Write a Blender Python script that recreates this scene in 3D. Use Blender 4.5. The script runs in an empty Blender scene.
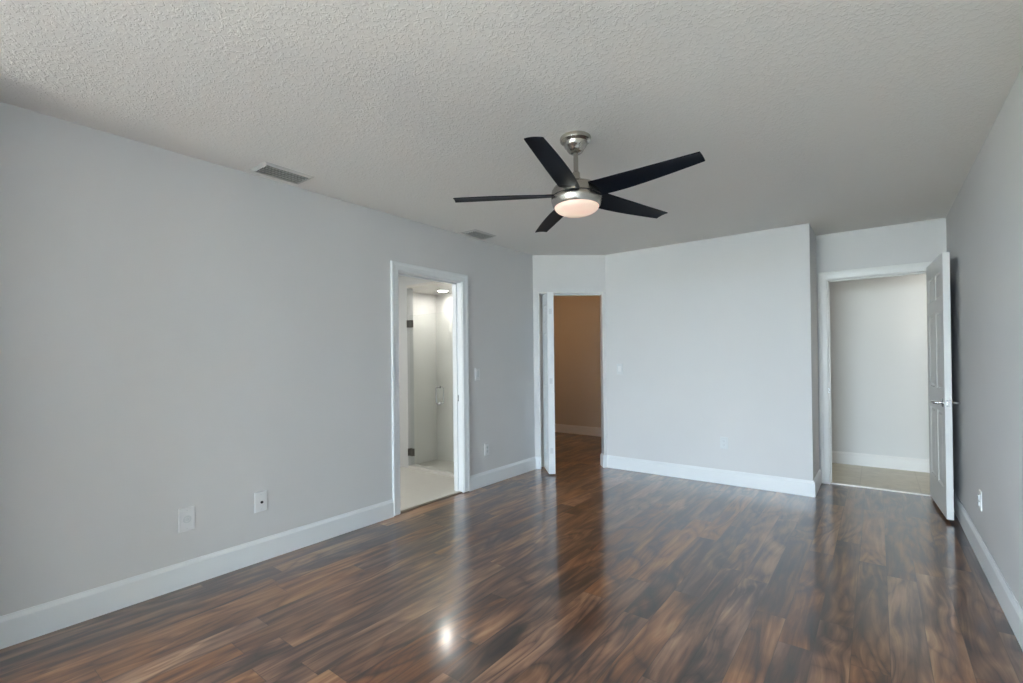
import bpy, bmesh, math
from mathutils import Vector, Matrix

S = bpy.context.scene
C = S.collection
PI = math.pi

# ------------------------------------------------------------------ camera
F_PX = 474.5
YAW, PITCH, ROLL = 0.6567, 0.0061, -0.0112
fw = Vector((-math.sin(YAW) * math.cos(PITCH), math.cos(YAW) * math.cos(PITCH), math.sin(PITCH)))
rt = Vector((math.cos(YAW), math.sin(YAW), 0))
up = rt.cross(fw)
r2 = rt * math.cos(ROLL) + up * math.sin(ROLL)
u2 = -rt * math.sin(ROLL) + up * math.cos(ROLL)
cam_data = bpy.data.cameras.new('camera')
cam_data.sensor_fit = 'HORIZONTAL'
cam_data.sensor_width = 36.0
cam_data.lens = F_PX / 1023 * 36
cam_data.shift_y = 13.98 / 1023
cam_data.clip_start = 0.02
cam = bpy.data.objects.new('camera', cam_data)
C.objects.link(cam)
cam.matrix_world = Matrix(((r2.x, u2.x, -fw.x, 3.103), (r2.y, u2.y, -fw.y, 0.0),
                           (r2.z, u2.z, -fw.z, 1.2625), (0, 0, 0, 1)))
S.camera = cam

# ------------------------------------------------------------------ world, lights, exposure
S.view_settings.view_transform = 'Standard'
S.view_settings.look = 'None'
S.view_settings.exposure = 0.12
S.view_settings.gamma = 1.0
S.view_settings.use_curve_mapping = False

world = bpy.data.worlds.new('daylight')
S.world = world
world.use_nodes = True
bg = world.node_tree.nodes['Background']
bg.inputs[0].default_value = (0.73, 0.86, 1.0, 1)
bg.inputs[1].default_value = 44.0


def area(name, loc, rot, sx, sy, power, col, portal=False):
    l = bpy.data.lights.new(name, 'AREA')
    l.shape = 'RECTANGLE'
    l.size, l.size_y = sx, sy
    l.energy = power
    l.color = col
    if portal:
        l.cycles.is_portal = True
    o = bpy.data.objects.new(name, l)
    o.location = loc
    o.rotation_euler = rot
    C.objects.link(o)
    return o


def point(name, loc, power, col, rad=0.05):
    l = bpy.data.lights.new(name, 'POINT')
    l.energy = power
    l.color = col
    l.shadow_soft_size = rad
    o = bpy.data.objects.new(name, l)
    o.location = loc
    C.objects.link(o)
    return o


WIN_X0, WIN_X1, WIN_Z0, WIN_Z1 = 0.15, 3.44, 0.03, 2.36
REAR = -7.0
area('window_portal', ((WIN_X0 + WIN_X1) / 2, REAR - 0.14, (WIN_Z0 + WIN_Z1) / 2), (PI / 2, 0, 0),
     WIN_X1 - WIN_X0, WIN_Z1 - WIN_Z0, 1, (1, 1, 1), portal=True)
SW_Y0, SW_Y1, SW_Z0, SW_Z1 = -3.6, -1.2, 0.75, 2.15  # side window, added to lift the right wall and ceiling
area('added_window_portal', (-0.14, (SW_Y0 + SW_Y1) / 2, (SW_Z0 + SW_Z1) / 2), (PI / 2, 0, -PI / 2),
     SW_Y1 - SW_Y0, SW_Z1 - SW_Z0, 1, (1, 1, 1), portal=True)
sun_data = bpy.data.lights.new('sun', 'SUN')
sun_data.energy = 800
sun_data.color = (1.0, 0.91, 0.82)
sun_data.angle = math.radians(0.5)
sun = bpy.data.objects.new('sun', sun_data)
sun.rotation_euler = (math.radians(-40), 0, 0)
C.objects.link(sun)
point('closet_bulb', (-0.9, 5.3, 2.25), 11, (1.0, 0.55, 0.24))
area('hall_fill_light', (4.35, 6.1, 2.42), (0, 0, 0), 0.5, 0.5, 17, (1.0, 0.97, 0.92))  # unseen lamp, added to brighten the hall, stronger to the right
area('bathroom_fill_light', (-1.1, 2.1, 2.42), (0, 0, 0), 0.8, 0.5, 24, (1.0, 0.98, 0.94))  # added lamp out of view, raises the bathroom brightness

# ------------------------------------------------------------------ dimensions (metres)
H = 2.44
W = 3.590
D0, D1, D2 = 4.441, 4.984, 5.557
XA, XB = 2.637, 0.636
TH = 0.12
BT = 0.016
BH = 0.14


# ------------------------------------------------------------------ materials
def nt(name):
    m = bpy.data.materials.new(name)
    m.use_nodes = True
    t = m.node_tree
    return m, t, t.nodes['Principled BSDF']


def N(t, kind, **kw):
    n = t.nodes.new(kind)
    for k, v in kw.items():
        setattr(n, k, v)
    return n


def L(t, a, b):
    t.links.new(a, b)


def M_(t, op, a, b=None, c=None):
    n = N(t, 'ShaderNodeMath', operation=op)
    for i, v in enumerate((a, b, c)):
        if v is None:
            continue
        if isinstance(v, (int, float)):
            n.inputs[i].default_value = v
        else:
            L(t, v, n.inputs[i])
    return n.outputs[0]


def bump(t, b, height, strength, dist):
    n = N(t, 'ShaderNodeBump')
    n.inputs['Strength'].default_value = strength
    n.inputs['Distance'].default_value = dist
    L(t, height, n.inputs['Height'])
    L(t, n.outputs[0], b.inputs['Normal'])


def noise(t, vec, scale, detail=2, rough=0.5, dist=0.0):
    n = N(t, 'ShaderNodeTexNoise')
    n.inputs['Scale'].default_value = scale
    n.inputs['Detail'].default_value = detail
    n.inputs['Roughness'].default_value = rough
    n.inputs['Distortion'].default_value = dist
    if vec is not None:
        L(t, vec, n.inputs['Vector'])
    return n


def ramp(t, fac, stops, interp='LINEAR'):
    n = N(t, 'ShaderNodeValToRGB')
    cr = n.color_ramp
    cr.interpolation = interp
    while len(cr.elements) < len(stops):
        cr.elements.new(0.5)
    for e, (p, c) in zip(cr.elements, stops):
        e.position = p
        e.color = (*c, 1) if len(c) == 3 else c
    L(t, fac, n.inputs[0])
    return n.outputs[0]


def plain(name, col, rough=0.5, metal=0.0, spec=0.5, mott=0.0, bs=0.0, bscale=200):
    m, t, b = nt(name)
    b.inputs['Base Color'].default_value = (*col, 1)
    b.inputs['Roughness'].default_value = rough
    b.inputs['Metallic'].default_value = metal
    b.inputs['Specular IOR Level'].default_value = spec
    tc = N(t, 'ShaderNodeTexCoord')
    if mott:
        n = noise(t, tc.outputs['Object'], 3.0, 3)
        lo = tuple(c * (1 - mott) for c in col)
        hi = tuple(min(1, c * (1 + mott)) for c in col)
        L(t, ramp(t, n.outputs[0], [(0.3, lo), (0.7, hi)]), b.inputs['Base Color'])
    if bs:
        n = noise(t, tc.outputs['Object'], bscale, 3)
        bump(t, b, n.outputs[0], bs, 0.002)
    return m


def mat_wall(name, col, rough=0.55):
    m, t, b = nt(name)
    tc = N(t, 'ShaderNodeTexCoord')
    n = noise(t, tc.outputs['Object'], 1.6, 3)
    L(t, ramp(t, n.outputs[0], [(0.3, tuple(c * 0.985 for c in col)), (0.7, tuple(c * 1.015 for c in col))]),
      b.inputs['Base Color'])
    b.inputs['Roughness'].default_value = rough
    b.inputs['Specular IOR Level'].default_value = 0.35
    n2 = noise(t, tc.outputs['Object'], 90, 3)
    bump(t, b, n2.outputs[0], 0.12, 0.002)
    return m


def mat_ceiling():
    m, t, b = nt('textured_ceiling_paint')
    tc = N(t, 'ShaderNodeTexCoord')
    b.inputs['Base Color'].default_value = (0.84, 0.82, 0.785, 1)
    b.inputs['Roughness'].default_value = 0.8
    b.inputs['Specular IOR Level'].default_value = 0.2
    n1 = noise(t, tc.outputs['Object'], 52, 2, 0.5, 1.0)
    r1 = N(t, 'ShaderNodeMapRange')
    r1.inputs[1].default_value = 0.50
    r1.inputs[2].default_value = 0.60
    L(t, n1.outputs[0], r1.inputs[0])
    n2 = noise(t, tc.outputs['Object'], 120, 2)
    h = M_(t, 'ADD', r1.outputs[0], M_(t, 'MULTIPLY', n2.outputs[0], 0.35))
    bump(t, b, h, 0.42, 0.003)
    return m


def mat_floor():
    """acacia laminate: boards run along Y, 0.128 m wide, random board shift, swirly grain"""
    m, t, b = nt('acacia_laminate')
    tc = N(t, 'ShaderNodeTexCoord')
    sep = N(t, 'ShaderNodeSeparateXYZ')
    L(t, tc.outputs['Object'], sep.inputs[0])
    x, y = sep.outputs[0], sep.outputs[1]
    bw, bl = 0.130, 1.22
    xs = M_(t, 'DIVIDE', M_(t, 'ADD', x, 10 * bw - 0.010), bw)
    col = M_(t, 'FLOOR', xs)
    fx = M_(t, 'FRACT', xs)
    wn = N(t, 'ShaderNodeTexWhiteNoise', noise_dimensions='1D')
    L(t, col, wn.inputs['W'])
    ys = M_(t, 'ADD', M_(t, 'DIVIDE', M_(t, 'ADD', y, 5), bl), M_(t, 'MULTIPLY', wn.outputs['Value'], 7.3))
    row = M_(t, 'FLOOR', ys)
    fy = M_(t, 'FRACT', ys)
    cmb = N(t, 'ShaderNodeCombineXYZ')
    L(t, col, cmb.inputs[0])
    L(t, row, cmb.inputs[1])
    wid = N(t, 'ShaderNodeTexWhiteNoise', noise_dimensions='2D')
    L(t, cmb.outputs[0], wid.inputs['Vector'])
    rnd = wid.outputs['Value']
    sc = N(t, 'ShaderNodeSeparateColor')
    L(t, wid.outputs['Color'], sc.inputs[0])
    # board space, shifted by board id
    v = N(t, 'ShaderNodeCombineXYZ')
    L(t, M_(t, 'ADD', x, M_(t, 'MULTIPLY', sc.outputs[0], 31)), v.inputs[0])
    L(t, M_(t, 'ADD', M_(t, 'MULTIPLY', y, 0.25), M_(t, 'MULTIPLY', sc.outputs[1], 17)), v.inputs[1])
    L(t, M_(t, 'MULTIPLY', rnd, 9), v.inputs[2])
    # slow swirl field; its contour bands are the figured grain
    n1 = noise(t, v.outputs[0], 4.6, 1.0, 0.4, 1.0)
    tri = M_(t, 'PINGPONG', M_(t, 'MULTIPLY', n1.outputs[0], 10.0), 1.0)
    tri = M_(t, 'POWER', tri, 0.55)
    n2 = noise(t, v.outputs[0], 6.5, 3, 0.55, 0.8)
    vf = N(t, 'ShaderNodeVectorMath', operation='MULTIPLY')
    L(t, v.outputs[0], vf.inputs[0])
    vf.inputs[1].default_value = (1.0, 0.20, 1.0)
    wrp = N(t, 'ShaderNodeVectorMath', operation='MULTIPLY_ADD')
    L(t, n1.outputs['Color'], wrp.inputs[0])
    wrp.inputs[1].default_value = (0.16, 0.0, 0.0)
    L(t, vf.outputs[0], wrp.inputs[2])
    n3 = noise(t, wrp.outputs[0], 42, 3, 0.55, 0.2)
    g = M_(t, 'ADD', M_(t, 'MULTIPLY', tri, 0.17), M_(t, 'MULTIPLY', n2.outputs[0], 0.62))
    g = M_(t, 'ADD', g, M_(t, 'MULTIPLY', n3.outputs[0], 0.50))
    g = M_(t, 'ADD', g, M_(t, 'MULTIPLY', M_(t, 'SUBTRACT', sc.outputs[2], 0.5), 0.16))
    g = M_(t, 'SUBTRACT', g, 0.225)
    c1 = ramp(t, g, [(0.20, (0.022, 0.011, 0.009)), (0.35, (0.062, 0.031, 0.022)), (0.45, (0.140, 0.071, 0.045)),
                     (0.56, (0.24, 0.130, 0.080)), (0.72, (0.40, 0.245, 0.155))])
    hs = N(t, 'ShaderNodeHueSaturation')
    L(t, c1, hs.inputs['Color'])
    L(t, M_(t, 'ADD', 1.0, M_(t, 'MULTIPLY', sc.outputs[0], 0.3)), hs.inputs['Saturation'])
    L(t, M_(t, 'ADD', 0.80, M_(t, 'MULTIPLY', sc.outputs[1], 0.3)), hs.inputs['Value'])
    # seams
    ex = M_(t, 'MINIMUM', fx, M_(t, 'SUBTRACT', 1.0, fx))
    ey = M_(t, 'MINIMUM', fy, M_(t, 'SUBTRACT', 1.0, fy))
    sx = M_(t, 'LESS_THAN', ex, 0.012)
    sy = M_(t, 'LESS_THAN', ey, 0.0013)
    seam = M_(t, 'MAXIMUM', sx, sy)
    mx = N(t, 'ShaderNodeMix', data_type='RGBA')
    L(t, M_(t, 'MULTIPLY', seam, 0.55), mx.inputs[0])
    L(t, hs.outputs[0], mx.inputs[6])
    mx.inputs[7].default_value = (0.03, 0.018, 0.012, 1)
    L(t, mx.outputs[2], b.inputs['Base Color'])
    b.inputs['Coat Weight'].default_value = 1.0
    b.inputs['Coat IOR'].default_value = 1.6
    b.inputs['Coat Roughness'].default_value = 0.14
    b.inputs['Roughness'].default_value = 0.30
    b.inputs['IOR'].default_value = 1.5
    b.inputs['Specular IOR Level'].default_value = 0.28
    h = M_(t, 'SUBTRACT', 1.0, seam)
    bump(t, b, h, 0.10, 0.001)
    return m


def mat_tile(name, col, grout, sx, sy, axes, rough=0.15, mott=0.04, gw=0.006, off=(0, 0)):
    m, t, b = nt(name)
    tc = N(t, 'ShaderNodeTexCoord')
    sep = N(t, 'ShaderNodeSeparateXYZ')
    L(t, tc.outputs['Object'], sep.inputs[0])
    if axes == 'wall':
        a = M_(t, 'ADD', sep.outputs[0], sep.outputs[1])
        c = sep.outputs[2]
    else:
        a, c = sep.outputs[0], sep.outputs[1]
    fa = M_(t, 'FRACT', M_(t, 'DIVIDE', M_(t, 'ADD', a, 10 + off[0]), sx))
    fc = M_(t, 'FRACT', M_(t, 'DIVIDE', M_(t, 'ADD', c, 10 + off[1]), sy))
    g = M_(t, 'MAXIMUM', M_(t, 'LESS_THAN', fa, gw / sx), M_(t, 'LESS_THAN', fc, gw / sy))
    n = noise(t, tc.outputs['Object'], 9, 5, 0.6, 0.5)
    base = ramp(t, n.outputs[0], [(0.3, tuple(c_ * (1 - mott) for c_ in col)), (0.7, tuple(min(1, c_ * (1 + mott)) for c_ in col))])
    mx = N(t, 'ShaderNodeMix', data_type='RGBA')
    L(t, g, mx.inputs[0])
    L(t, base, mx.inputs[6])
    mx.inputs[7].default_value = (*grout, 1)
    L(t, mx.outputs[2], b.inputs['Base Color'])
    b.inputs['Roughness'].default_value = rough
    bump(t, b, M_(t, 'SUBTRACT', 1.0, g), 0.2, 0.001)
    return m


def mat_glass(name, tint, refl=1.0):
    """thin pane: clear with a Fresnel reflection"""
    m, t, b = nt(name)
    t.nodes.remove(b)
    out = t.nodes['Material Output']
    tr = N(t, 'ShaderNodeBsdfTransparent')
    tr.inputs[0].default_value = (*tint, 1)
    gl = N(t, 'ShaderNodeBsdfGlossy')
    gl.inputs['Roughness'].default_value = 0.02
    fr = N(t, 'ShaderNodeLayerWeight')
    fr.inputs[0].default_value = 0.12
    mix = N(t, 'ShaderNodeMixShader')
    L(t, M_(t, 'MULTIPLY', fr.outputs[0], refl), mix.inputs[0])
    L(t, tr.outputs[0], mix.inputs[1])
    L(t, gl.outputs[0], mix.inputs[2])
    L(t, mix.outputs[0], out.inputs[0])
    return m


def mat_brushed(name, col, rough):
    m, t, b = nt(name)
    tc = N(t, 'ShaderNodeTexCoord')
    mp = N(t, 'ShaderNodeMapping')
    mp.inputs['Scale'].default_value = (1, 1, 60)
    L(t, tc.outputs['Object'], mp.inputs[0])
    n = noise(t, mp.outputs[0], 14, 3)
    L(t, ramp(t, n.outputs[0], [(0.3, tuple(c * 0.88 for c in col)), (0.7, col)]), b.inputs['Base Color'])
    b.inputs['Metallic'].default_value = 1.0
    b.inputs['Roughness'].default_value = rough
    b.inputs['Anisotropic'].default_value = 0.5
    return m


def mat_emit(name, col, strength):
    m, t, b = nt(name)
    b.inputs['Base Color'].default_value = (0.8, 0.78, 0.75, 1)
    b.inputs['Roughness'].default_value = 0.35
    b.inputs['Emission Color'].default_value = (*col, 1)
    b.inputs['Emission Strength'].default_value = strength
    return m


def mat_dome():
    m, t, b = nt('frosted_lamp_glass')
    tc = N(t, 'ShaderNodeTexCoord')
    n = noise(t, tc.outputs['Object'], 7, 1)
    c = ramp(t, n.outputs[0], [(0.35, (1.0, 0.63, 0.47)), (0.65, (1.0, 0.77, 0.57))])
    L(t, c, b.inputs['Emission Color'])
    b.inputs['Base Color'].default_value = (0.5, 0.45, 0.41, 1)
    b.inputs['Roughness'].default_value = 0.3
    b.inputs['Emission Strength'].default_value = 0.60
    return m


PAINT = mat_wall('pale_grey_wall_paint', (0.632, 0.628, 0.626))
CLOSETPAINT = mat_wall('closet_wall_paint', (0.58, 0.55, 0.50))
HALLPAINT = mat_wall('hall_wall_paint', (0.66, 0.665, 0.65))
BATHPAINT = mat_wall('bathroom_wall_paint', (0.60, 0.615, 0.615))
CEIL = mat_ceiling()
FLAT_CEIL = plain('flat_white_ceiling_paint', (0.74, 0.73, 0.70), 0.8, spec=0.2, bs=0.1)
TRIM = plain('white_satin_trim_paint', (0.76, 0.78, 0.79), 0.32, mott=0.01)
DOORW = plain('white_door_paint', (0.74, 0.74, 0.72), 0.35, mott=0.01)
FLOORM = mat_floor()
HALLTILE = mat_tile('beige_hall_tile', (0.43, 0.40, 0.315), (0.34, 0.315, 0.25), 0.45, 0.45, 'floor', 0.35, 0.12, off=(0.1, 0.2))
BATHTILE = mat_tile('cream_bathroom_tile', (0.62, 0.60, 0.55), (0.58, 0.56, 0.51), 0.45, 0.45, 'floor', 0.3, 0.02)
SHOWERTILE = mat_tile('white_shower_wall_tile', (0.78, 0.775, 0.745), (0.72, 0.715, 0.69), 0.30, 0.60, 'wall', 0.18, 0.015, 0.004, (0.07, 0.05))
PANTILE = mat_tile('shower_floor_mosaic', (0.56, 0.55, 0.51), (0.50, 0.49, 0.46), 0.05, 0.05, 'floor', 0.35, 0.03, 0.004)
CURB = plain('cream_stone_curb', (0.70, 0.68, 0.64), 0.25, mott=0.03)
BLACKM = plain('dark_wenge_blade', (0.003, 0.005, 0.010), 0.45, spec=0.10, mott=0.2)
NICKEL = mat_brushed('brushed_nickel', (0.50, 0.47, 0.42), 0.27)
CHROME = plain('satin_chrome', (0.62, 0.62, 0.62), 0.18, 1.0, mott=0.02)
HINGEM = plain('dark_brushed_hinge_metal', (0.20, 0.195, 0.18), 0.35, 1.0, mott=0.05)
GLASS = mat_glass('shower_glass', (0.97, 0.98, 0.972))
WGLASS = mat_glass('window_glass', (0.96, 0.98, 0.98))
PLASTIC = plain('white_plastic', (0.74, 0.745, 0.75), 0.3, mott=0.01)
PLASTIC2 = plain('grey_white_plastic', (0.64, 0.66, 0.67), 0.35, mott=0.01)
DARK = plain('dark_recess', (0.02, 0.02, 0.02), 0.7, mott=0.1)
VENTM = plain('painted_vent_metal', (0.58, 0.565, 0.54), 0.45, mott=0.03)
SLATM = plain('grey_vent_slat_metal', (0.70, 0.69, 0.66), 0.5, mott=0.03)
DUCTM = plain('dark_duct_shade', (0.07, 0.07, 0.068), 0.6, mott=0.1)  # dark tone stands in for the shade inside the duct
SLOTM = plain('grey_outlet_slots', (0.30, 0.31, 0.32), 0.5, mott=0.02)
DOMEM = mat_dome()
LAMPM = mat_emit('shower_lamp_lens', (1.0, 0.97, 0.92), 120)
REDUCER = plain('brown_transition_strip', (0.16, 0.125, 0.09), 0.35, mott=0.15)
THRESH = plain('cream_marble_threshold', (0.72, 0.69, 0.64), 0.2, mott=0.04)
ALU = plain('white_window_frame', (0.75, 0.76, 0.77), 0.35, mott=0.01)
BOUNCEM = plain('bounce_ground', (0.61, 0.575, 0.45), 0.8, mott=0.1)  # ground tint set to warm the light bounced indoors


# ------------------------------------------------------------------ mesh helpers
def add_box(bm, lo, hi, bevel=0.0):
    lo, hi = Vector(lo), Vector(hi)
    mtx = Matrix.Translation((lo + hi) / 2) @ Matrix.Diagonal((*(hi - lo), 1))
    r = bmesh.ops.create_cube(bm, size=1, matrix=mtx)
    if bevel:
        es = {e for v in r['verts'] for e in v.link_edges}
        bmesh.ops.bevel(bm, geom=list(es), offset=bevel, segments=2, affect='EDGES', profile=0.6)


def add_lathe(bm, prof, seg=48, mtx=None):
    """profile of (radius, z) spun about Z"""
    rings = []
    for r, z in prof:
        if r < 1e-6:
            rings.append([bm.verts.new((0, 0, z))])
        else:
            rings.append([bm.verts.new((r * math.cos(2 * PI * k / seg), r * math.sin(2 * PI * k / seg), z)) for k in range(seg)])
    for a, b_ in zip(rings, rings[1:]):
        for k in range(seg):
            k2 = (k + 1) % seg
            if len(a) == 1 and len(b_) == 1:
                continue
            if len(a) == 1:
                bm.faces.new((a[0], b_[k2], b_[k]))
            elif len(b_) == 1:
                bm.faces.new((a[k], a[k2], b_[0]))
            else:
                bm.faces.new((a[k], a[k2], b_[k2], b_[k]))
    if mtx is not None:
        vs = [v for rg in rings for v in rg]
        bmesh.ops.transform(bm, matrix=mtx, verts=vs)


def add_tube(bm, pts, rad, seg=16):
    """round tube through points"""
    pts = [Vector(p) for p in pts]
    rings = []
    prev = None
    for i, p in enumerate(pts):
        d = (pts[min(i + 1, len(pts) - 1)] - pts[max(i - 1, 0)]).normalized()
        if prev is None:
            a = Vector((0, 0, 1)) if abs(d.z) < 0.9 else Vector((1, 0, 0))
            n = d.cross(a).normalized()
        else:
            n = (prev - d * prev.dot(d)).normalized()
        prev = n
        b_ = d.cross(n)
        r = rad[i] if isinstance(rad, (list, tuple)) else rad
        rings.append([bm.verts.new(p + n * (r * math.cos(2 * PI * k / seg)) + b_ * (r * math.sin(2 * PI * k / seg))) for k in range(seg)])
    for a, c in zip(rings, rings[1:]):
        for k in range(seg):
            k2 = (k + 1) % seg
            bm.faces.new((a[k], a[k2], c[k2], c[k]))
    bm.faces.new(rings[0][::-1])
    bm.faces.new(rings[-1])


def add_sweep(bm, prof, path, closed=False):
    """profile points (a = offset away from the opening, b = height off the wall) mitred along a path.
    path items: (point, dir_a, dir_b, scale_a)"""
    rings = []
    for P, da, db in path:
        P, da, db = Vector(P), Vector(da), Vector(db)
        rings.append([bm.verts.new(P + da * a + db * b_) for a, b_ in prof])
    n = len(prof)
    for r0, r1 in zip(rings, rings[1:]):
        for k in range(n):
            k2 = (k + 1) % n
            bm.faces.new((r0[k], r0[k2], r1[k2], r1[k]))
    bm.faces.new(rings[0][::-1])
    bm.faces.new(rings[-1])


def obj(name, bm, m, parent=None, smooth=False, bevel=0.0, auto=True):
    bmesh.ops.recalc_face_normals(bm, faces=bm.faces[:])
    me = bpy.data.meshes.new(name)
    bm.to_mesh(me)
    bm.free()
    me.materials.append(m)
    o = bpy.data.objects.new(name, me)
    C.objects.link(o)
    if smooth:
        for p in me.polygons:
            p.use_smooth = True
        try:
            me.set_sharp_from_angle(angle=math.radians(35))
        except Exception:
            pass
    if bevel:
        bv = o.modifiers.new('bevel', 'BEVEL')
        bv.width = bevel
        bv.segments = 2
        bv.limit_method = 'ANGLE'
    if parent is not None:
        o.parent = parent
    return o


def struct(name, bm, m, label=None, bevel=0.0, smooth=False):
    o = obj(name, bm, m, None, smooth, bevel)
    o['kind'] = 'structure'
    if label:
        o['label'] = label
    return o


def boxes(*bs):
    bm = bmesh.new()
    for lo, hi in bs:
        add_box(bm, lo, hi)
    return bm


def thing(name, label, cat, loc=(0, 0, 0), rot=(0, 0, 0), group=None, kind=None):
    o = bpy.data.objects.new(name, None)
    o.empty_display_size = 0.1
    o.location = loc
    o.rotation_euler = rot
    C.objects.link(o)
    o['label'] = label
    if cat:
        o['category'] = cat
    if group:
        o['group'] = group
    if kind:
        o['kind'] = kind
    return o


# ------------------------------------------------------------------ shell
LD0, LD1, LDH = 2.510, 3.262, 1.988      # bathroom doorway in the left wall
RD0, RD1, RDH = 2.722, 3.490, 1.996      # hall doorway in the alcove
bm = boxes(((-0.0, REAR - 0.12, -0.1), (W, D1, 0.0)), ((XA, D1, -0.1), (W, D2 + 0.035, 0.0)),
           ((-1.52, D1, -0.1), (XA, 6.87, 0.0)), ((-1.52, 4.42, -0.1), (0, D1, 0.0)))
struct('floor', bm, FLOORM)
struct('ceiling', boxes(((-0.12, REAR - 0.12, H), (W + 0.12, D2 + TH, H + 0.1))), CEIL)

struct('wall_left', boxes(((-TH, REAR - 0.12, 0), (0, SW_Y0, H)), ((-TH, SW_Y1, 0), (0, LD0, H)),
                          ((-TH, SW_Y0, 0), (0, SW_Y1, SW_Z0)), ((-TH, SW_Y0, SW_Z1), (0, SW_Y1, H)), ((-TH, LD1, 0), (0, D0 + 0.02, H)),
                          ((-TH, LD0, LDH), (0, LD1, H))), PAINT)
struct('wall_right', boxes(((W, REAR - 0.12, 0), (W + TH, D2 + TH, H))), PAINT)
struct('wall_back', boxes(((XB, D1, 0), (XA, D1 + TH, H))), PAINT)
struct('wall_alcove_side', boxes(((XA - TH, D1 + TH, 0), (XA, D2 + TH, H))), PAINT)
struct('wall_alcove_back', boxes(((XA, D2, 0), (RD0, D2 + TH, H)), ((RD1, D2, 0), (W, D2 + TH, H)),
                                 ((RD0, D2, RDH), (RD1, D2 + TH, H))), PAINT)
struct('wall_rear', boxes(((0, REAR - 0.12, 0), (WIN_X0, REAR, H)), ((WIN_X1, REAR - 0.12, 0), (W, REAR, H)),
                          ((WIN_X0, REAR - 0.12, WIN_Z1), (WIN_X1, REAR, H)), ((WIN_X0, REAR - 0.12, 0), (WIN_X1, REAR, WIN_Z0))), PAINT)

# diagonal wall: local x runs along it, local y goes behind it
DA = math.atan2(D1 - D0, XB)
DL = math.hypot(XB, D1 - D0)
DO0, DO1, DOH = 0.070, 0.797, 2.004
dm = Matrix.Translation((0, D0, 0)) @ Matrix.Rotation(DA, 4, 'Z')
bm = boxes(((0, 0, 0), (DO0, TH, H)), ((DO1, 0, 0), (DL, TH, H)), ((DO0, 0, DOH), (DO1, TH, H)))
bmesh.ops.transform(bm, matrix=dm, verts=bm.verts[:])
struct('wall_diagonal', bm, PAINT)
struct('wall_shade_blocker', boxes(((0, -0.6, 0), (0.32, 0.12, H))), PAINT)  # unseen stub, added to shade the near end of the left wall

# unseen windows behind the viewer; the left one is added to brighten the room
def window(name, label, loc, rz, width, wh):
    win = thing(name, label, None, loc, (0, 0, rz), kind='structure')
    ww = width / 2
    obj('window_frame', boxes(((-ww, -0.04, 0), (-ww + 0.05, 0.04, wh)), ((ww - 0.05, -0.04, 0), (ww, 0.04, wh)),
                              ((-ww, -0.04, wh - 0.05), (ww, 0.04, wh)), ((-ww, -0.04, 0), (ww, 0.04, 0.05)),
                              ((-0.04, -0.04, 0.05), (0.04, 0.04, wh - 0.05))), ALU, win)
    obj('pane', boxes(((-ww + 0.05, -0.004, 0.05), (-0.04, 0.004, wh - 0.05))), WGLASS, win)
    obj('pane', boxes(((0.04, -0.004, 0.05), (ww - 0.05, 0.004, wh - 0.05))), WGLASS, win)


window('window_1', 'wide white-framed sliding glass door in the rear wall', ((WIN_X0 + WIN_X1) / 2, REAR - 0.06, WIN_Z0), 0, WIN_X1 - WIN_X0, WIN_Z1 - WIN_Z0)
window('added_window_2', 'white-framed sliding window added in the left wall behind the viewer to brighten the room', (-0.06, (SW_Y0 + SW_Y1) / 2, SW_Z0), PI / 2, SW_Y1 - SW_Y0, SW_Z1 - SW_Z0)
struct('bounce_slab', boxes(((-30, -40, -0.2), (19, 8, -0.11))), BOUNCEM)  # unseen ground, added to bounce warm light onto ceiling and upper walls

# baseboards --------------------------------------------------------
BP = [(0, 0), (BT, 0), (BT, BH - 0.022), (BT - 0.004, BH - 0.014), (BT - 0.009, BH - 0.005), (BT - 0.010, BH), (0, BH)]


def baseboard(name, runs, m=TRIM, prof=BP):
    """runs: polylines [(x, y, nx, ny), ...] with the mitred offset direction at each point"""
    bm = bmesh.new()
    for run in runs:
        rings = []
        for x, y, nx, ny in run:
            rings.append([bm.verts.new((x + nx * a, y + ny * a, z + 0.001)) for a, z in prof])
        n = len(prof)
        for r0, r1 in zip(rings, rings[1:]):
            for k in range(n):
                k2 = (k + 1) % n
                bm.faces.new((r0[k], r0[k2], r1[k2], r1[k]))
        bm.faces.new(rings[0][::-1])
        bm.faces.new(rings[-1])
    return struct(name, bm, m)


dx, dy = math.cos(DA), math.sin(DA)
dnx, dny = dy, -dx
# mitre vectors
def mit(n1, n2):
    s = Vector(n1) + Vector(n2)
    return s / (1 + Vector(n1).dot(Vector(n2)))


mc = mit((1, 0), (dnx, dny))
mb = mit((dnx, dny), (0, -1))
baseboard('baseboard_left', [[(0, 0.12, 1, 0), (0, LD0 - 0.072, 1, 0)], [(0, LD1 + 0.072, 1, 0), (0, D0, mc.x, mc.y)]])
p0 = (0 + dx * DO0, D0 + dy * DO0)
p1 = (0 + dx * DO1, D0 + dy * DO1)
baseboard('baseboard_diagonal', [[(0, D0, mc.x, mc.y), (p0[0], p0[1], dnx, dny)],
                                 [(p1[0] - dy * TH, p1[1] + dx * TH, -dx, -dy),
                                  (p1[0], p1[1], dnx - dx, dny - dy), (XB, D1, mb.x, mb.y)]])
baseboard('baseboard_back', [[(XB, D1, mb.x, mb.y), (XA, D1, 1, -1), (XA, D2, 1, -1)]])
baseboard('baseboard_right', [[(W, D2, -1, 0), (W, REAR, -1, 0)]])

# door casings ------------------------------------------------------
CP = [(0, 0), (0, 0.011), (0.006, 0.014), (0.040, 0.016), (0.046, 0.019), (0.060, 0.021), (0.0685, 0.020), (0.0705, 0.016), (0.0705, 0)]


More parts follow.
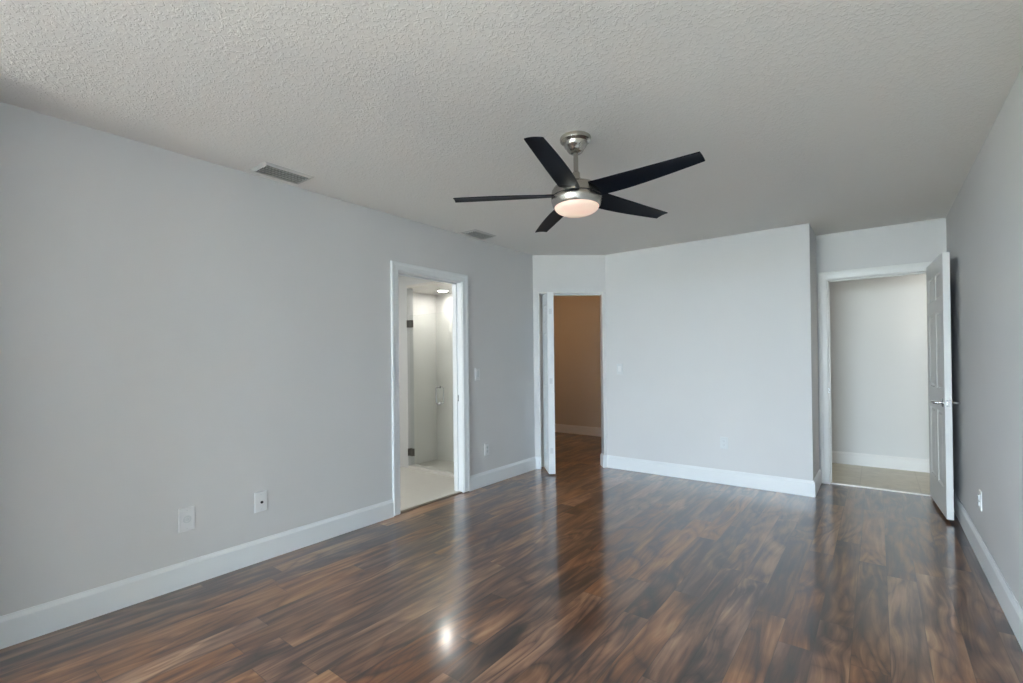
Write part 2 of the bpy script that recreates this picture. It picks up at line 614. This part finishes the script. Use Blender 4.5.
def casing(bm, a0, a1, h, along, out, base, zb=0.012, cw=CP):
    """U-shaped mitred architrave; base = point on wall plane at along=0"""
    A, O, B = Vector(along), Vector(out), Vector(base)
    Z = Vector((0, 0, 1))
    add_sweep(bm, cw, [(B + A * a0 + Z * zb, -A, O), (B + A * a0 + Z * h, -A + Z, O),
                       (B + A * a1 + Z * h, A + Z, O), (B + A * a1 + Z * zb, A, O)])


def jamb(bm, a0, a1, h, along, inn, base, th, t=0.018, stop=0.5):
    A, I, B = Vector(along), Vector(inn), Vector(base)
    Z = Vector((0, 0, 1))

    def bx(u0, u1, w0, w1, z0, z1):
        ps = [B + A * u + I * w + Z * z for u in (u0, u1) for w in (w0, w1) for z in (z0, z1)]
        lo = [min(p[i] for p in ps) for i in range(3)]
        hi = [max(p[i] for p in ps) for i in range(3)]
        add_box(bm, lo, hi)
    bx(a0 - t, a0, -0.001, th + 0.001, 0.004, h + t)
    bx(a1, a1 + t, -0.001, th + 0.001, 0.004, h + t)
    bx(a0, a1, -0.001, th + 0.001, h, h + t)
    s0 = th * stop
    bx(a0, a0 + 0.011, s0, s0 + 0.035, 0.004, h)
    bx(a1 - 0.011, a1, s0, s0 + 0.035, 0.004, h)
    bx(a0, a1, s0, s0 + 0.035, h - 0.011, h)


bm = bmesh.new()
casing(bm, LD0 - 0.003, LD1 + 0.003, LDH + 0.003, (0, 1, 0), (1, 0, 0), (0, 0, 0))
struct('trim_1', bm, TRIM, 'white door casing around the bathroom doorway')
bm = bmesh.new()
jamb(bm, LD0 + 0.004, LD1 - 0.002, LDH - 0.002, (0, 1, 0), (-1, 0, 0), (0, 0, 0), TH)
struct('trim_2', bm, TRIM, 'white jamb lining the bathroom doorway')
bm = bmesh.new()
casing(bm, RD0 - 0.003, RD1 + 0.003, RDH + 0.003, (1, 0, 0), (0, -1, 0), (0, D2, 0))
struct('trim_3', bm, DOORW, 'white door casing around the hall doorway')
bm = bmesh.new()
jamb(bm, RD0 + 0.002, RD1 - 0.002, RDH - 0.002, (1, 0, 0), (0, 1, 0), (0, D2, 0), TH)
struct('trim_4', bm, DOORW, 'white jamb lining the hall doorway')
# thin corner bead framing the closet opening, plus an added gap-blocking strip
bm = boxes(((DO0 - 0.012, -0.003, 0.145), (DO0, TH, DOH + 0.012)), ((DO1, -0.003, 0.145), (DO1 + 0.010, TH, DOH + 0.012)),
           ((DO0, -0.003, DOH), (DO1, TH, DOH + 0.012)), ((DO0, 0.085, 0.002), (DO0 + 0.05, 0.11, DOH)))  # last box: added strip blocking the lit closet wall in the leaf gap
bmesh.ops.transform(bm, matrix=dm, verts=bm.verts[:])
struct('trim_5', bm, DOORW, 'thin white edge lining the closet opening, with an added strip hiding the gap behind the leaf')

# ------------------------------------------------------------------ neighbouring rooms
# hall
struct('wall_hall', boxes(((1.6, 6.68, 0), (5.0, 6.80, H)), ((1.48, D2 + TH, 0), (1.6, 6.80, H)), ((5.0, D2 + TH, 0), (5.12, 6.80, H)),
                          ((W + TH, D2, 0), (5.0, D2 + TH, H))), HALLPAINT)
struct('ceiling_hall', boxes(((1.48, D2 + TH, H), (5.12, 6.80, H + 0.1))), FLAT_CEIL)
struct('floor_hall', boxes(((1.48, D2 + 0.075, -0.1), (5.12, 6.80, 0.004))), HALLTILE)
baseboard('baseboard_hall', [[(1.6, 6.68, 0, -1), (5.0, 6.68, 0, -1)]], DOORW)
struct('trim_6', boxes(((RD0 - 0.015, D2 + 0.037, -0.05), (RD1 + 0.015, D2 + 0.078, 0.011))), THRESH,
       'cream stone threshold strip in the hall doorway', bevel=0.003)
# closet
struct('wall_closet', boxes(((-1.52, 6.87, 0), (1.4, 6.99, H)), ((-1.64, 4.42, 0), (-1.52, 6.99, H)), ((1.4, D1 + TH, 0), (1.48, 6.99, H)),
                            ((-1.52, 4.42, 0), (-TH, 4.48, H))), CLOSETPAINT)
struct('ceiling_closet', boxes(((-1.64, 4.42, H), (-0.12, 6.99, H + 0.1)), ((-0.12, D2 + TH, H), (1.48, 6.99, H + 0.1))), FLAT_CEIL)
baseboard('baseboard_closet', [[(-1.52, 6.87, 0, -1), (1.4, 6.87, 0, -1)], [(-1.52, 4.48, 1, 0), (-1.52, 6.87, 1, 0)]])
# bathroom
SY = 3.62
SB = 4.27
SX = -1.42
SH = 2.09
struct('floor_bathroom', boxes(((-2.4, 1.4, -0.1), (-0.045, SY + 0.1, 0.006))), BATHTILE)
struct('wall_bathroom', boxes(((-2.52, 1.4, 0), (-2.4, 4.42, H)), ((-2.4, 1.28, 0), (-0.12, 1.4, H)),
                              ((-2.4, SY, 0), (-1.21, SY + 0.09, H)), ((-1.21, SY, SH + 0.03), (-0.12, SY + 0.09, H))), BATHPAINT)
struct('wall_shower', boxes(((SX - 0.1, SY + 0.09, -0.1), (SX, SB + 0.1, H)), ((SX, SB, -0.1), (-0.12, SB + 0.1, H)),
                            ((-0.135, SY + 0.0, 0), (-0.12, SB, H))), SHOWERTILE)
struct('ceiling_bathroom', boxes(((-2.52, 1.28, H), (-0.12, 4.42, H + 0.1))), FLAT_CEIL)
struct('ceiling_shower', boxes(((SX, SY + 0.09, SH), (-0.135, SB, SH + 0.06)), ((-1.21, SY - 0.004, SH), (-0.135, SY + 0.09, SH + 0.03))), CURB)
struct('floor_shower', boxes(((SX, SY + 0.09, -0.1), (-0.135, SB, -0.03))), PANTILE)
struct('trim_7', boxes(((-1.21, SY - 0.005, -0.02), (-0.135, SY + 0.09, 0.035))), CURB, 'low cream stone curb under the glass shower door', bevel=0.004)
struct('trim_8', boxes(((-0.045, LD0 + 0.004, -0.02), (-0.012, LD1 - 0.002, 0.009))), REDUCER,
       'brown transition strip at the bathroom doorway', bevel=0.003)
struct('trim_9', boxes(((-0.060, LD0 + 0.004, -0.02), (-0.046, LD1 - 0.002, 0.011))), THRESH,
       'thin cream stone edge behind the brown transition strip', bevel=0.002)
struct('floor_doorway', boxes(((-0.012, LD0 + 0.004, -0.05), (0.0, LD1 - 0.002, 0.0))), FLOORM)

# ------------------------------------------------------------------ glass shower door
sd = thing('shower_door', 'frameless glass shower door with metal hinges, seen through the left doorway', 'shower door', (-1.195, SY + 0.02, 0.04))
gx = 0.62
obj('glass_panel', boxes(((0.01, -0.004, 0.0), (gx, 0.004, 1.73))), GLASS, sd, bevel=0.001)
for z in (0.15, 1.635):
    bm = bmesh.new()
    add_box(bm, (-0.012, -0.014, z - 0.042), (0.055, -0.005, z + 0.042), 0.002)
    add_box(bm, (-0.012, 0.005, z - 0.042), (0.055, 0.014, z + 0.042), 0.002)
    add_box(bm, (-0.0149, -0.03, z - 0.042), (-0.010, 0.03, z + 0.042), 0.001)
    h = obj('hinge', bm, HINGEM, sd)
    h['label'] = 'dark brushed metal shower hinge'
bm = bmesh.new()
for s in (-1, 1):
    pts = []
    hx, z0, z1, R, D = 0.495, 0.735, 0.915, 0.02, 0.055
    pts.append((hx, s * 0.005, z0))
    for k in range(7):
        a = k / 6 * PI / 2
        pts.append((hx, s * (D - R + R * math.sin(a)), z0 + R - R * math.cos(a)))
    for k in range(7):
        a = k / 6 * PI / 2
        pts.append((hx, s * (D - R + R * math.cos(a)), z1 - R + R * math.sin(a)))
    pts.append((hx, s * 0.005, z1))
    add_tube(bm, pts, 0.007, 12)
    for z in (z0, z1):
        add_lathe(bm, [(0, 0), (0.015, 0), (0.015, 0.004), (0, 0.004)], 20,
                  Matrix.Translation((hx, s * 0.0085 if s > 0 else -0.0045, z)) @ Matrix.Rotation(PI / 2, 4, 'X'))
h = obj('handle', bm, CHROME, sd, smooth=True)
h['label'] = 'chrome D-shaped pull handle'
o = obj('shower_side_panel', boxes(((-0.565, SY + 0.016, 0.036), (-0.137, SY + 0.024, 1.77))), GLASS)
o['label'] = 'fixed clear glass panel right of the shower door, half hidden by the jamb'
o['category'] = 'glass panel'

# recessed shower lamp
rl = thing('recessed_light', 'round recessed downlight glowing in the shower ceiling', 'ceiling light', (-1.055, 4.045, SH))
bm = bmesh.new()
add_lathe(bm, [(0.055, -0.001), (0.058, -0.006), (0.075, -0.005), (0.078, 0.0), (0.055, 0.0)], 40)
obj('trim_ring', bm, PLASTIC, rl, smooth=True)
bm = bmesh.new()
add_lathe(bm, [(0.0, -0.003), (0.055, -0.003), (0.055, -0.0005), (0, -0.0005)], 40)
obj('lens', bm, LAMPM, rl, smooth=True)


# ------------------------------------------------------------------ panelled doors
def panel_leaf(w, h, th, rects):
    """x 0..w, z 0..h, y 0..th; moulded raised panels on both faces"""
    bm = bmesh.new()
    xs = sorted({0, w, *[r[0] for r in rects], *[r[1] for r in rects]})
    zs = sorted({0, h, *[r[2] for r in rects], *[r[3] for r in rects]})
    for side in (0, 1):
        Y = 0 if side == 0 else th
        vs = {(i, k): bm.verts.new((x, Y, z)) for i, x in enumerate(xs) for k, z in enumerate(zs)}
        pf = []
        for i in range(len(xs) - 1):
            for k in range(len(zs) - 1):
                q = [vs[i, k], vs[i + 1, k], vs[i + 1, k + 1], vs[i, k + 1]]
                if side:
                    q.reverse()
                f = bm.faces.new(q)
                xm, zm = (xs[i] + xs[i + 1]) / 2, (zs[k] + zs[k + 1]) / 2
                if any(r[0] < xm < r[1] and r[2] < zm < r[3] for r in rects):
                    pf.append(f)
        bmesh.ops.recalc_face_normals(bm, faces=pf)
        for f in pf:
            f.normal_update()
            if (f.normal.y > 0) != (side == 1):
                f.normal_flip()
        bmesh.ops.inset_individual(bm, faces=pf, thickness=0.012, depth=-0.007)
        bmesh.ops.inset_individual(bm, faces=pf, thickness=0.010, depth=0.0)
        bmesh.ops.inset_individual(bm, faces=pf, thickness=0.022, depth=0.005)
    for (a, b_) in (((0, 0), (w, 0)), ((w, 0), (w, h)), ((w, h), (0, h)), ((0, h), (0, 0))):
        q = [bm.verts.new((a[0], 0, a[1])), bm.verts.new((b_[0], 0, b_[1])), bm.verts.new((b_[0], th, b_[1])), bm.verts.new((a[0], th, a[1]))]
        bm.faces.new(q)
    return bm


# bedroom door, open against the right wall: local x runs from the hinge to the free edge
LW, LT, LZ, LH = 0.762, 0.040, 0.026, 1.992
ANG = -PI / 2 + math.radians(3.3)
door = thing('door_1', 'white six-panel door standing open against the right wall', None, (3.494, D2 - 0.012, LZ), (0, 0, ANG), kind='structure')
st, mid = 0.105, 0.095
pw = (LW - 2 * st - mid) / 2
rows = [(0.215, 0.79), (0.96, 1.565), (1.665, 1.865)]
rects = [(st + i * (pw + mid), st + i * (pw + mid) + pw, a, b_) for i in (0, 1) for a, b_ in rows]
bm = panel_leaf(LW, LH, LT, rects)
bmesh.ops.translate(bm, verts=bm.verts[:], vec=(0, -LT, 0))
obj('door_leaf', bm, DOORW, door)
HZ = 0.890 - LZ
for s in (-1, 1):
    yb = -LT if s < 0 else 0.0
    bm = bmesh.new()
    add_lathe(bm, [(0, 0), (0.032, 0), (0.032, 0.004), (0.027, 0.009), (0.013, 0.011), (0.011, 0.04), (0.0, 0.04)], 32,
              Matrix.Translation((LW - 0.062, yb, HZ)) @ Matrix.Rotation(-s * PI / 2, 4, 'X'))
    pts = [(LW - 0.062, yb + s * 0.030, HZ), (LW - 0.062, yb + s * 0.044, HZ), (LW - 0.070, yb + s * 0.052, HZ), (LW - 0.09, yb + s * 0.055, HZ + 0.001),
           (LW - 0.12, yb + s * 0.055, HZ + 0.002), (LW - 0.155, yb + s * 0.052, HZ), (LW - 0.178, yb + s * 0.048, HZ - 0.002)]
    add_tube(bm, pts, [0.010, 0.010, 0.0105, 0.010, 0.0095, 0.008, 0.006], 14)
    h = obj('door_handle', bm, CHROME, door, smooth=True)
    h['label'] = 'chrome lever handle'
bm = bmesh.new()
add_box(bm, (LW - 0.001, -LT + 0.008, HZ - 0.028), (LW + 0.0015, -0.008, HZ + 0.028))
add_box(bm, (LW, -LT + 0.014, HZ - 0.010), (LW + 0.008, -0.014, HZ + 0.010))
h = obj('latch', bm, CHROME, door)
for z in (0.2, 1.0, 1.78):
    bm = bmesh.new()
    add_tube(bm, [(-0.004, 0.004, z - 0.045), (-0.004, 0.004, z + 0.045)], 0.006, 12)
    add_box(bm, (-0.0015, -0.034, z - 0.044), (0.0, 0.0, z + 0.044))
    obj('hinge', bm, CHROME, door)

# closet bifold: two leaves folded together, standing out of the opening near its left side
bf = thing('door_2', 'white bifold closet door folded open at the left of the closet opening', None, (0, D0, 0.014), (0, 0, DA), kind='structure')
BW, BTK, BHH = 0.345, 0.034, 1.958
rows2 = [(0.20, 0.80), (0.93, 1.53), (1.63, 1.84)]
for i in range(2):
    bm = panel_leaf(BW, BHH, BTK, [(0.085, BW - 0.085, a, b_) for a, b_ in rows2])
    # local x of leaf -> out of the opening (-y of the diagonal frame)
    mtx = Matrix.Translation((0.108 + i * 0.037, 0.035, 0)) @ Matrix.Rotation(-PI / 2 + math.radians((2.2, 1.8)[i]), 4, 'Z')
    bmesh.ops.transform(bm, matrix=mtx, verts=bm.verts[:])
    obj('door_leaf', bm, TRIM, bf)
for z in (0.25, 1.0, 1.75):
    bm = bmesh.new()
    add_box(bm, (0.138, -0.3115, z - 0.03), (0.170, -0.310, z + 0.03))
    obj('hinge', bm, PLASTIC2, bf)
track = boxes(((DO0, 0.045, DOH - 0.02), (DO1, 0.07, DOH)))
bmesh.ops.transform(track, matrix=dm, verts=track.verts[:])
struct('trim_10', track, PLASTIC2, 'slim overhead track of the bifold closet door')


# ------------------------------------------------------------------ wall plates (local: x across, z up, -y out of the wall)
def plate(w, h, th=0.006):
    bm = bmesh.new()
    q0 = [(-w / 2, 0, -h / 2), (w / 2, 0, -h / 2), (w / 2, 0, h / 2), (-w / 2, 0, h / 2)]
    e = 0.004
    q1 = [(-w / 2 + e * 0.3, -th * 0.6, -h / 2 + e * 0.3), (w / 2 - e * 0.3, -th * 0.6, -h / 2 + e * 0.3),
          (w / 2 - e * 0.3, -th * 0.6, h / 2 - e * 0.3), (-w / 2 + e * 0.3, -th * 0.6, h / 2 - e * 0.3)]
    q2 = [(-w / 2 + e, -th, -h / 2 + e), (w / 2 - e, -th, -h / 2 + e), (w / 2 - e, -th, h / 2 - e), (-w / 2 + e, -th, h / 2 - e)]
    R = [[bm.verts.new(p) for p in q] for q in (q0, q1, q2)]
    for a, b_ in zip(R, R[1:]):
        for k in range(4):
            bm.faces.new((a[k], a[(k + 1) % 4], b_[(k + 1) % 4], b_[k]))
    bm.faces.new(R[2])
    bm.faces.new(R[0][::-1])
    return bm


def screw(p, x, z, y=-0.006):
    bm = bmesh.new()
    add_lathe(bm, [(0, 0), (0.0035, 0), (0.003, 0.0015), (0, 0.002)], 14, Matrix.Translation((x, y, z)) @ Matrix.Rotation(PI / 2, 4, 'X'))
    obj('screw', bm, PLASTIC2, p, smooth=True)


def duplex_outlet(label, loc, rz, w=0.073, h=0.118, bulge=0.003, P1=None, P2=None, P3=None):
    P1, P2, P3 = P1 or PLASTIC, P2 or PLASTIC2, P3 or DARK
    t_ = thing('wall_outlet', label, 'outlet', loc, (0, 0, rz))
    obj('cover_plate', plate(w, h), P1, t_)
    for z in (0.0195, -0.0195):
        bm = bmesh.new()
        add_box(bm, (-0.0165, -0.006 - bulge, z - 0.0135), (0.0165, -0.005, z + 0.0135), 0.003)
        rc = obj('receptacle', bm, P2, t_)
        bm = boxes(((-0.0075, -0.0064 - bulge, z - 0.002), (-0.0052, -0.0058 - bulge, z + 0.006)),
                   ((0.0052, -0.0064 - bulge, z - 0.002), (0.0075, -0.0058 - bulge, z + 0.006)),
                   ((-0.002, -0.0064 - bulge, z - 0.009), (0.002, -0.0058 - bulge, z - 0.005)))
        obj('slots', bm, P3, rc)
    screw(t_, 0, 0)
    return t_


def rocker_switch(label, loc, rz, P1=None, P2=None):
    P1, P2 = P1 or PLASTIC, P2 or PLASTIC2
    t_ = thing('light_switch', label, 'light switch', loc, (0, 0, rz))
    obj('cover_plate', plate(0.074, 0.119), P1, t_)
    bm = bmesh.new()
    add_box(bm, (-0.0165, -0.0075, -0.0335), (0.0165, -0.005, 0.0335), 0.001)
    r = obj('rocker', bm, P2, t_)
    r.rotation_euler = (math.radians(3), 0, 0)
    screw(t_, 0, 0.048)
    screw(t_, 0, -0.048)
    return t_


LWZ = PI / 2      # faces +x (on the left wall)
cp = thing('cable_plate', 'white wall plate with a round centre, nearest one low on the left wall', 'wall plate', (0.0, 1.002, 0.374), (0, 0, LWZ))
obj('cover_plate', plate(0.082, 0.134), PLASTIC, cp)
bm = bmesh.new()
add_lathe(bm, [(0.013, 0), (0.013, 0.002), (0.019, 0.0035), (0.021, 0.0), (0.013, 0)], 32, Matrix.Translation((0, -0.006, 0)) @ Matrix.Rotation(PI / 2, 4, 'X'))
obj('raised_ring', bm, PLASTIC2, cp, smooth=True)
bm = bmesh.new()
add_lathe(bm, [(0, 0), (0.010, 0), (0.009, 0.003), (0, 0.004)], 24, Matrix.Translation((0, -0.006, 0)) @ Matrix.Rotation(PI / 2, 4, 'X'))
obj('centre_cap', bm, PLASTIC2, cp, smooth=True)
screw(cp, 0, 0.05)
screw(cp, 0, -0.05)

kp = thing('coax_plate', 'white wall plate with one small dark jack, low on the left wall towards the doorway', 'wall plate', (0.0, 1.408, 0.374), (0, 0, LWZ))
obj('cover_plate', plate(0.080, 0.128), PLASTIC, kp)
bm = bmesh.new()
add_lathe(bm, [(0, 0), (0.009, 0), (0.009, 0.003), (0.0055, 0.003), (0.0055, 0.010), (0, 0.010)], 6, Matrix.Translation((0.004, -0.006, -0.004)) @ Matrix.Rotation(PI / 2, 4, 'X'))
j = obj('jack', bm, DARK, kp)
j['label'] = 'dark threaded cable jack'
screw(kp, 0, 0.046)
screw(kp, 0, -0.046)

rocker_switch('white light switch on the left wall, right of the bathroom doorway', (0.0, 3.475, 1.112), LWZ)
duplex_outlet('white outlet low on the left wall, right of the bathroom doorway', (0.0, 3.603, 0.356), LWZ)
duplex_outlet('white outlet low on the right wall, past the open panelled door', (W, 4.015, 0.370), -PI / 2, bulge=0.008)
rocker_switch('pale light switch on the back wall, right of the closet opening', (0.800, D1, 1.129), 0, PLASTIC2, PLASTIC)
duplex_outlet('pale outlet low in the middle of the back wall', (1.895, D1, 0.405), 0, P1=PLASTIC2, P3=SLOTM)

# strike plates on the jambs
bm = bmesh.new()
add_box(bm, (-0.075, LD1 - 0.0035, 0.86), (-0.045, LD1 - 0.0022, 0.92))
o = obj('strike_plate', bm, CHROME)
o['label'] = 'small metal strike plate on the bathroom doorway jamb'
o['category'] = 'strike plate'
bm = bmesh.new()
add_box(bm, (RD0 + 0.0022, D2 + 0.012, 0.89), (RD0 + 0.0035, D2 + 0.045, 0.95))
o = obj('strike_plate', bm, CHROME)
o['label'] = 'small metal strike plate on the left jamb of the hall doorway'
o['category'] = 'strike plate'


# ------------------------------------------------------------------ ceiling vents
def air_vent(label, x0, x1, y0, y1):
    cx_, cy_ = (x0 + x1) / 2, (y0 + y1) / 2
    t_ = thing('air_vent', label, 'air vent', (cx_, cy_, H), group='metal ceiling registers along the left wall')
    a, b_ = (x1 - x0) / 2, (y1 - y0) / 2
    bm = bmesh.new()
    fwid = 0.024
    z0, z1 = -0.006, -0.001
    outer = [(-a, -b_), (a, -b_), (a, b_), (-a, b_)]
    inner = [(-a + fwid, -b_ + fwid), (a - fwid, -b_ + fwid), (a - fwid, b_ - fwid), (-a + fwid, b_ - fwid)]
    o0 = [bm.verts.new((x, y, -0.0005)) for x, y in outer]
    i0 = [bm.verts.new((x, y, -0.011)) for x, y in inner]
    i1 = [bm.verts.new((x, y, -0.0005)) for x, y in inner]
    for k in range(4):
        k2 = (k + 1) % 4
        bm.faces.new((o0[k], o0[k2], i0[k2], i0[k]))
        bm.faces.new((i0[k], i0[k2], i1[k2], i1[k]))
        bm.faces.new((i1[k], i1[k2], o0[k2], o0[k]))
    obj('frame', bm, VENTM, t_)
    obj('duct_backing', boxes(((-a + fwid, -b_ + fwid, -0.002), (a - fwid, b_ - fwid, -0.0005))), DUCTM, t_)  # thin dark sheet in place of the shaded duct depth
    n = 5
    for k in range(n):
        x = -a + fwid + (k + 0.5) * (2 * a - 2 * fwid) / n
        bm = bmesh.new()
        add_box(bm, (-0.011, -b_ + fwid, -0.0012), (0.011, b_ - fwid, 0.0012))
        bmesh.ops.transform(bm, matrix=Matrix.Translation((x, 0, -0.0095)) @ Matrix.Rotation(math.radians(42), 4, 'Y'), verts=bm.verts[:])
        obj('slat', bm, SLATM, t_)
    return t_


air_vent('grey metal ceiling vent nearest the viewer, beside the left wall', 0.055, 0.262, 1.328, 1.642)
air_vent('grey metal ceiling vent farther away, above the bathroom doorway end of the wall', 0.038, 0.228, 3.212, 3.522)

# ------------------------------------------------------------------ ceiling fan
FC = Vector((1.847, 2.210, 2.127))
fh = Vector((fw.x, fw.y, 0)).normalized()
TILT = math.atan(0.039)
q = Vector((0, 0, 1)).rotation_difference(Vector((0.039 * fh.x, 0.039 * fh.y, 1)).normalized())
fan = thing('ceiling_fan', 'five-blade black and brushed nickel ceiling fan with a lit frosted dome', 'ceiling fan', (FC.x, FC.y, H))
# whole rotor hangs slightly off plumb, as it does in the room; canopy itself sits flat on the ceiling
TM = Matrix.Translation((0, 0, FC.z - H)) @ q.to_matrix().to_4x4()


def fpart(name, prof, m, seg=64, parent=fan, tilt=True, loc=(0, 0, 0)):
    bm = bmesh.new()
    add_lathe(bm, prof, seg)
    bmesh.ops.transform(bm, matrix=(TM if tilt else Matrix.Translation(loc)), verts=bm.verts[:])
    return obj(name, bm, m, parent, smooth=True)


cxo = Vector((-0.010, 0.014))
fpart('canopy', [(0.0, 0.0), (0.081, 0.0), (0.083, -0.006), (0.080, -0.020), (0.070, -0.026), (0.064, -0.030), (0.062, -0.040), (0.056, -0.052), (0.050, -0.057),
                 (0.046, -0.066), (0.036, -0.079), (0.022, -0.087), (0.0, -0.088)], NICKEL, tilt=False, loc=(cxo.x, cxo.y, -0.0005))
fpart('downrod', [(0.0, 0.09), (0.0125, 0.09), (0.0125, 0.235), (0.0, 0.24)], NICKEL, 24)
fpart('coupling', [(0.0, 0.072), (0.026, 0.072), (0.026, 0.085), (0.021, 0.098), (0.020, 0.118), (0.016, 0.124), (0.0, 0.124)], NICKEL, 32)
fpart('motor_housing', [(0.0, 0.078), (0.028, 0.078), (0.036, 0.070), (0.060, 0.056), (0.080, 0.051), (0.102, 0.047), (0.120, 0.036), (0.130, 0.020), (0.1325, 0.002),
                        (0.1325, -0.013), (0.0, -0.013)], NICKEL)
fpart('seam_ring', [(0.0, -0.012), (0.129, -0.012), (0.129, -0.018), (0.0, -0.018)], DARK)
fpart('light_collar', [(0.0, -0.017), (0.131, -0.017), (0.1335, -0.021), (0.133, -0.034), (0.130, -0.045), (0.125, -0.060), (0.120, -0.067), (0.1175, -0.067),
                       (0.1175, -0.060), (0.0, -0.060)], NICKEL)
dome = [(0.1172, -0.062)]
for k in range(13):
    a = k / 12 * PI / 2
    dome.append((0.1165 * math.cos(a), -0.066 - 0.040 * math.sin(a)))
dome[-1] = (0.0, -0.106)
o = fpart('light_dome', dome, DOMEM)
o['label'] = 'glowing frosted glass dome'

lead = [(0.105, 0.050), (0.15, 0.056), (0.20, 0.060), (0.25, 0.0625), (0.30, 0.063), (0.36, 0.0615), (0.42, 0.059), (0.50, 0.054), (0.60, 0.046), (0.656, 0.040)]
trail = [(0.105, -0.068), (0.658, -0.041)]


def interp(tab, r):
    for (a, va), (b_, vb) in zip(tab, tab[1:]):
        if a <= r <= b_:
            return va + (vb - va) * (r - a) / (b_ - a)
    return tab[0][1] if r < tab[0][0] else tab[-1][1]


TH0 = -2.570
nr, nc = 24, 6
for k in range(5):
    bm = bmesh.new()
    top, bot = [], []
    for i in range(nr + 1):
        r0 = 0.105 + (0.656 - 0.105) * i / nr
        rowt, rowb = [], []
        pt = math.radians(-16 + 9.4 * (r0 - 0.105) / 0.551)
        for j in range(nc + 1):
            f = j / nc
            w_ = interp(trail, r0) * (1 - f) + interp(lead, r0) * f
            rr = r0 + (0.004 * (1 - f) * i / nr)
            camber = 0.004 * (1 - (2 * f - 1) ** 2)
            x, y, z = rr, w_ * math.cos(pt), w_ * math.sin(pt) + camber
            th_ = 0.0026
            rowt.append(bm.verts.new((x, y, z + th_)))
            rowb.append(bm.verts.new((x, y, z - th_)))
        top.append(rowt)
        bot.append(rowb)
    for i in range(nr):
        for j in range(nc):
            bm.faces.new((top[i][j], top[i + 1][j], top[i + 1][j + 1], top[i][j + 1]))
            bm.faces.new((bot[i][j], bot[i][j + 1], bot[i + 1][j + 1], bot[i + 1][j]))
        bm.faces.new((top[i][0], bot[i][0], bot[i + 1][0], top[i + 1][0]))
        bm.faces.new((top[i][nc], top[i + 1][nc], bot[i + 1][nc], bot[i][nc]))
    for j in range(nc):
        bm.faces.new((top[0][j], top[0][j + 1], bot[0][j + 1], bot[0][j]))
        bm.faces.new((top[nr][j], bot[nr][j], bot[nr][j + 1], top[nr][j + 1]))
    mk = TM @ Matrix.Rotation(TH0 + k * 2 * PI / 5, 4, 'Z')
    bmesh.ops.transform(bm, matrix=mk, verts=bm.verts[:])
    b_ = obj('blade', bm, BLACKM, fan, smooth=True)
    b_['label'] = 'black tapered fan blade'
    # nickel shoe that carries the blade, set flush in the housing
    bm = bmesh.new()
    pr = [(0.100, -0.030, 0.012), (0.128, -0.036, 0.014), (0.155, -0.034, 0.013), (0.178, -0.014, 0.008)]
    rings = []
    for r0, hw, zt in pr:
        pt = math.radians(-17)
        ring = []
        for f, zz in ((-1, 0.004), (1, 0.004), (1, 0.008), (-1, 0.008)):
            w_ = -hw * f
            ring.append(bm.verts.new((r0, w_ * math.cos(pt), w_ * math.sin(pt) + zz)))
        rings.append(ring)
    for a, c in zip(rings, rings[1:]):
        for j in range(4):
            bm.faces.new((a[j], a[(j + 1) % 4], c[(j + 1) % 4], c[j]))
    bm.faces.new(rings[0])
    bm.faces.new(rings[-1])
    bmesh.ops.transform(bm, matrix=mk, verts=bm.verts[:])
    obj('blade_arm', bm, NICKEL, b_)
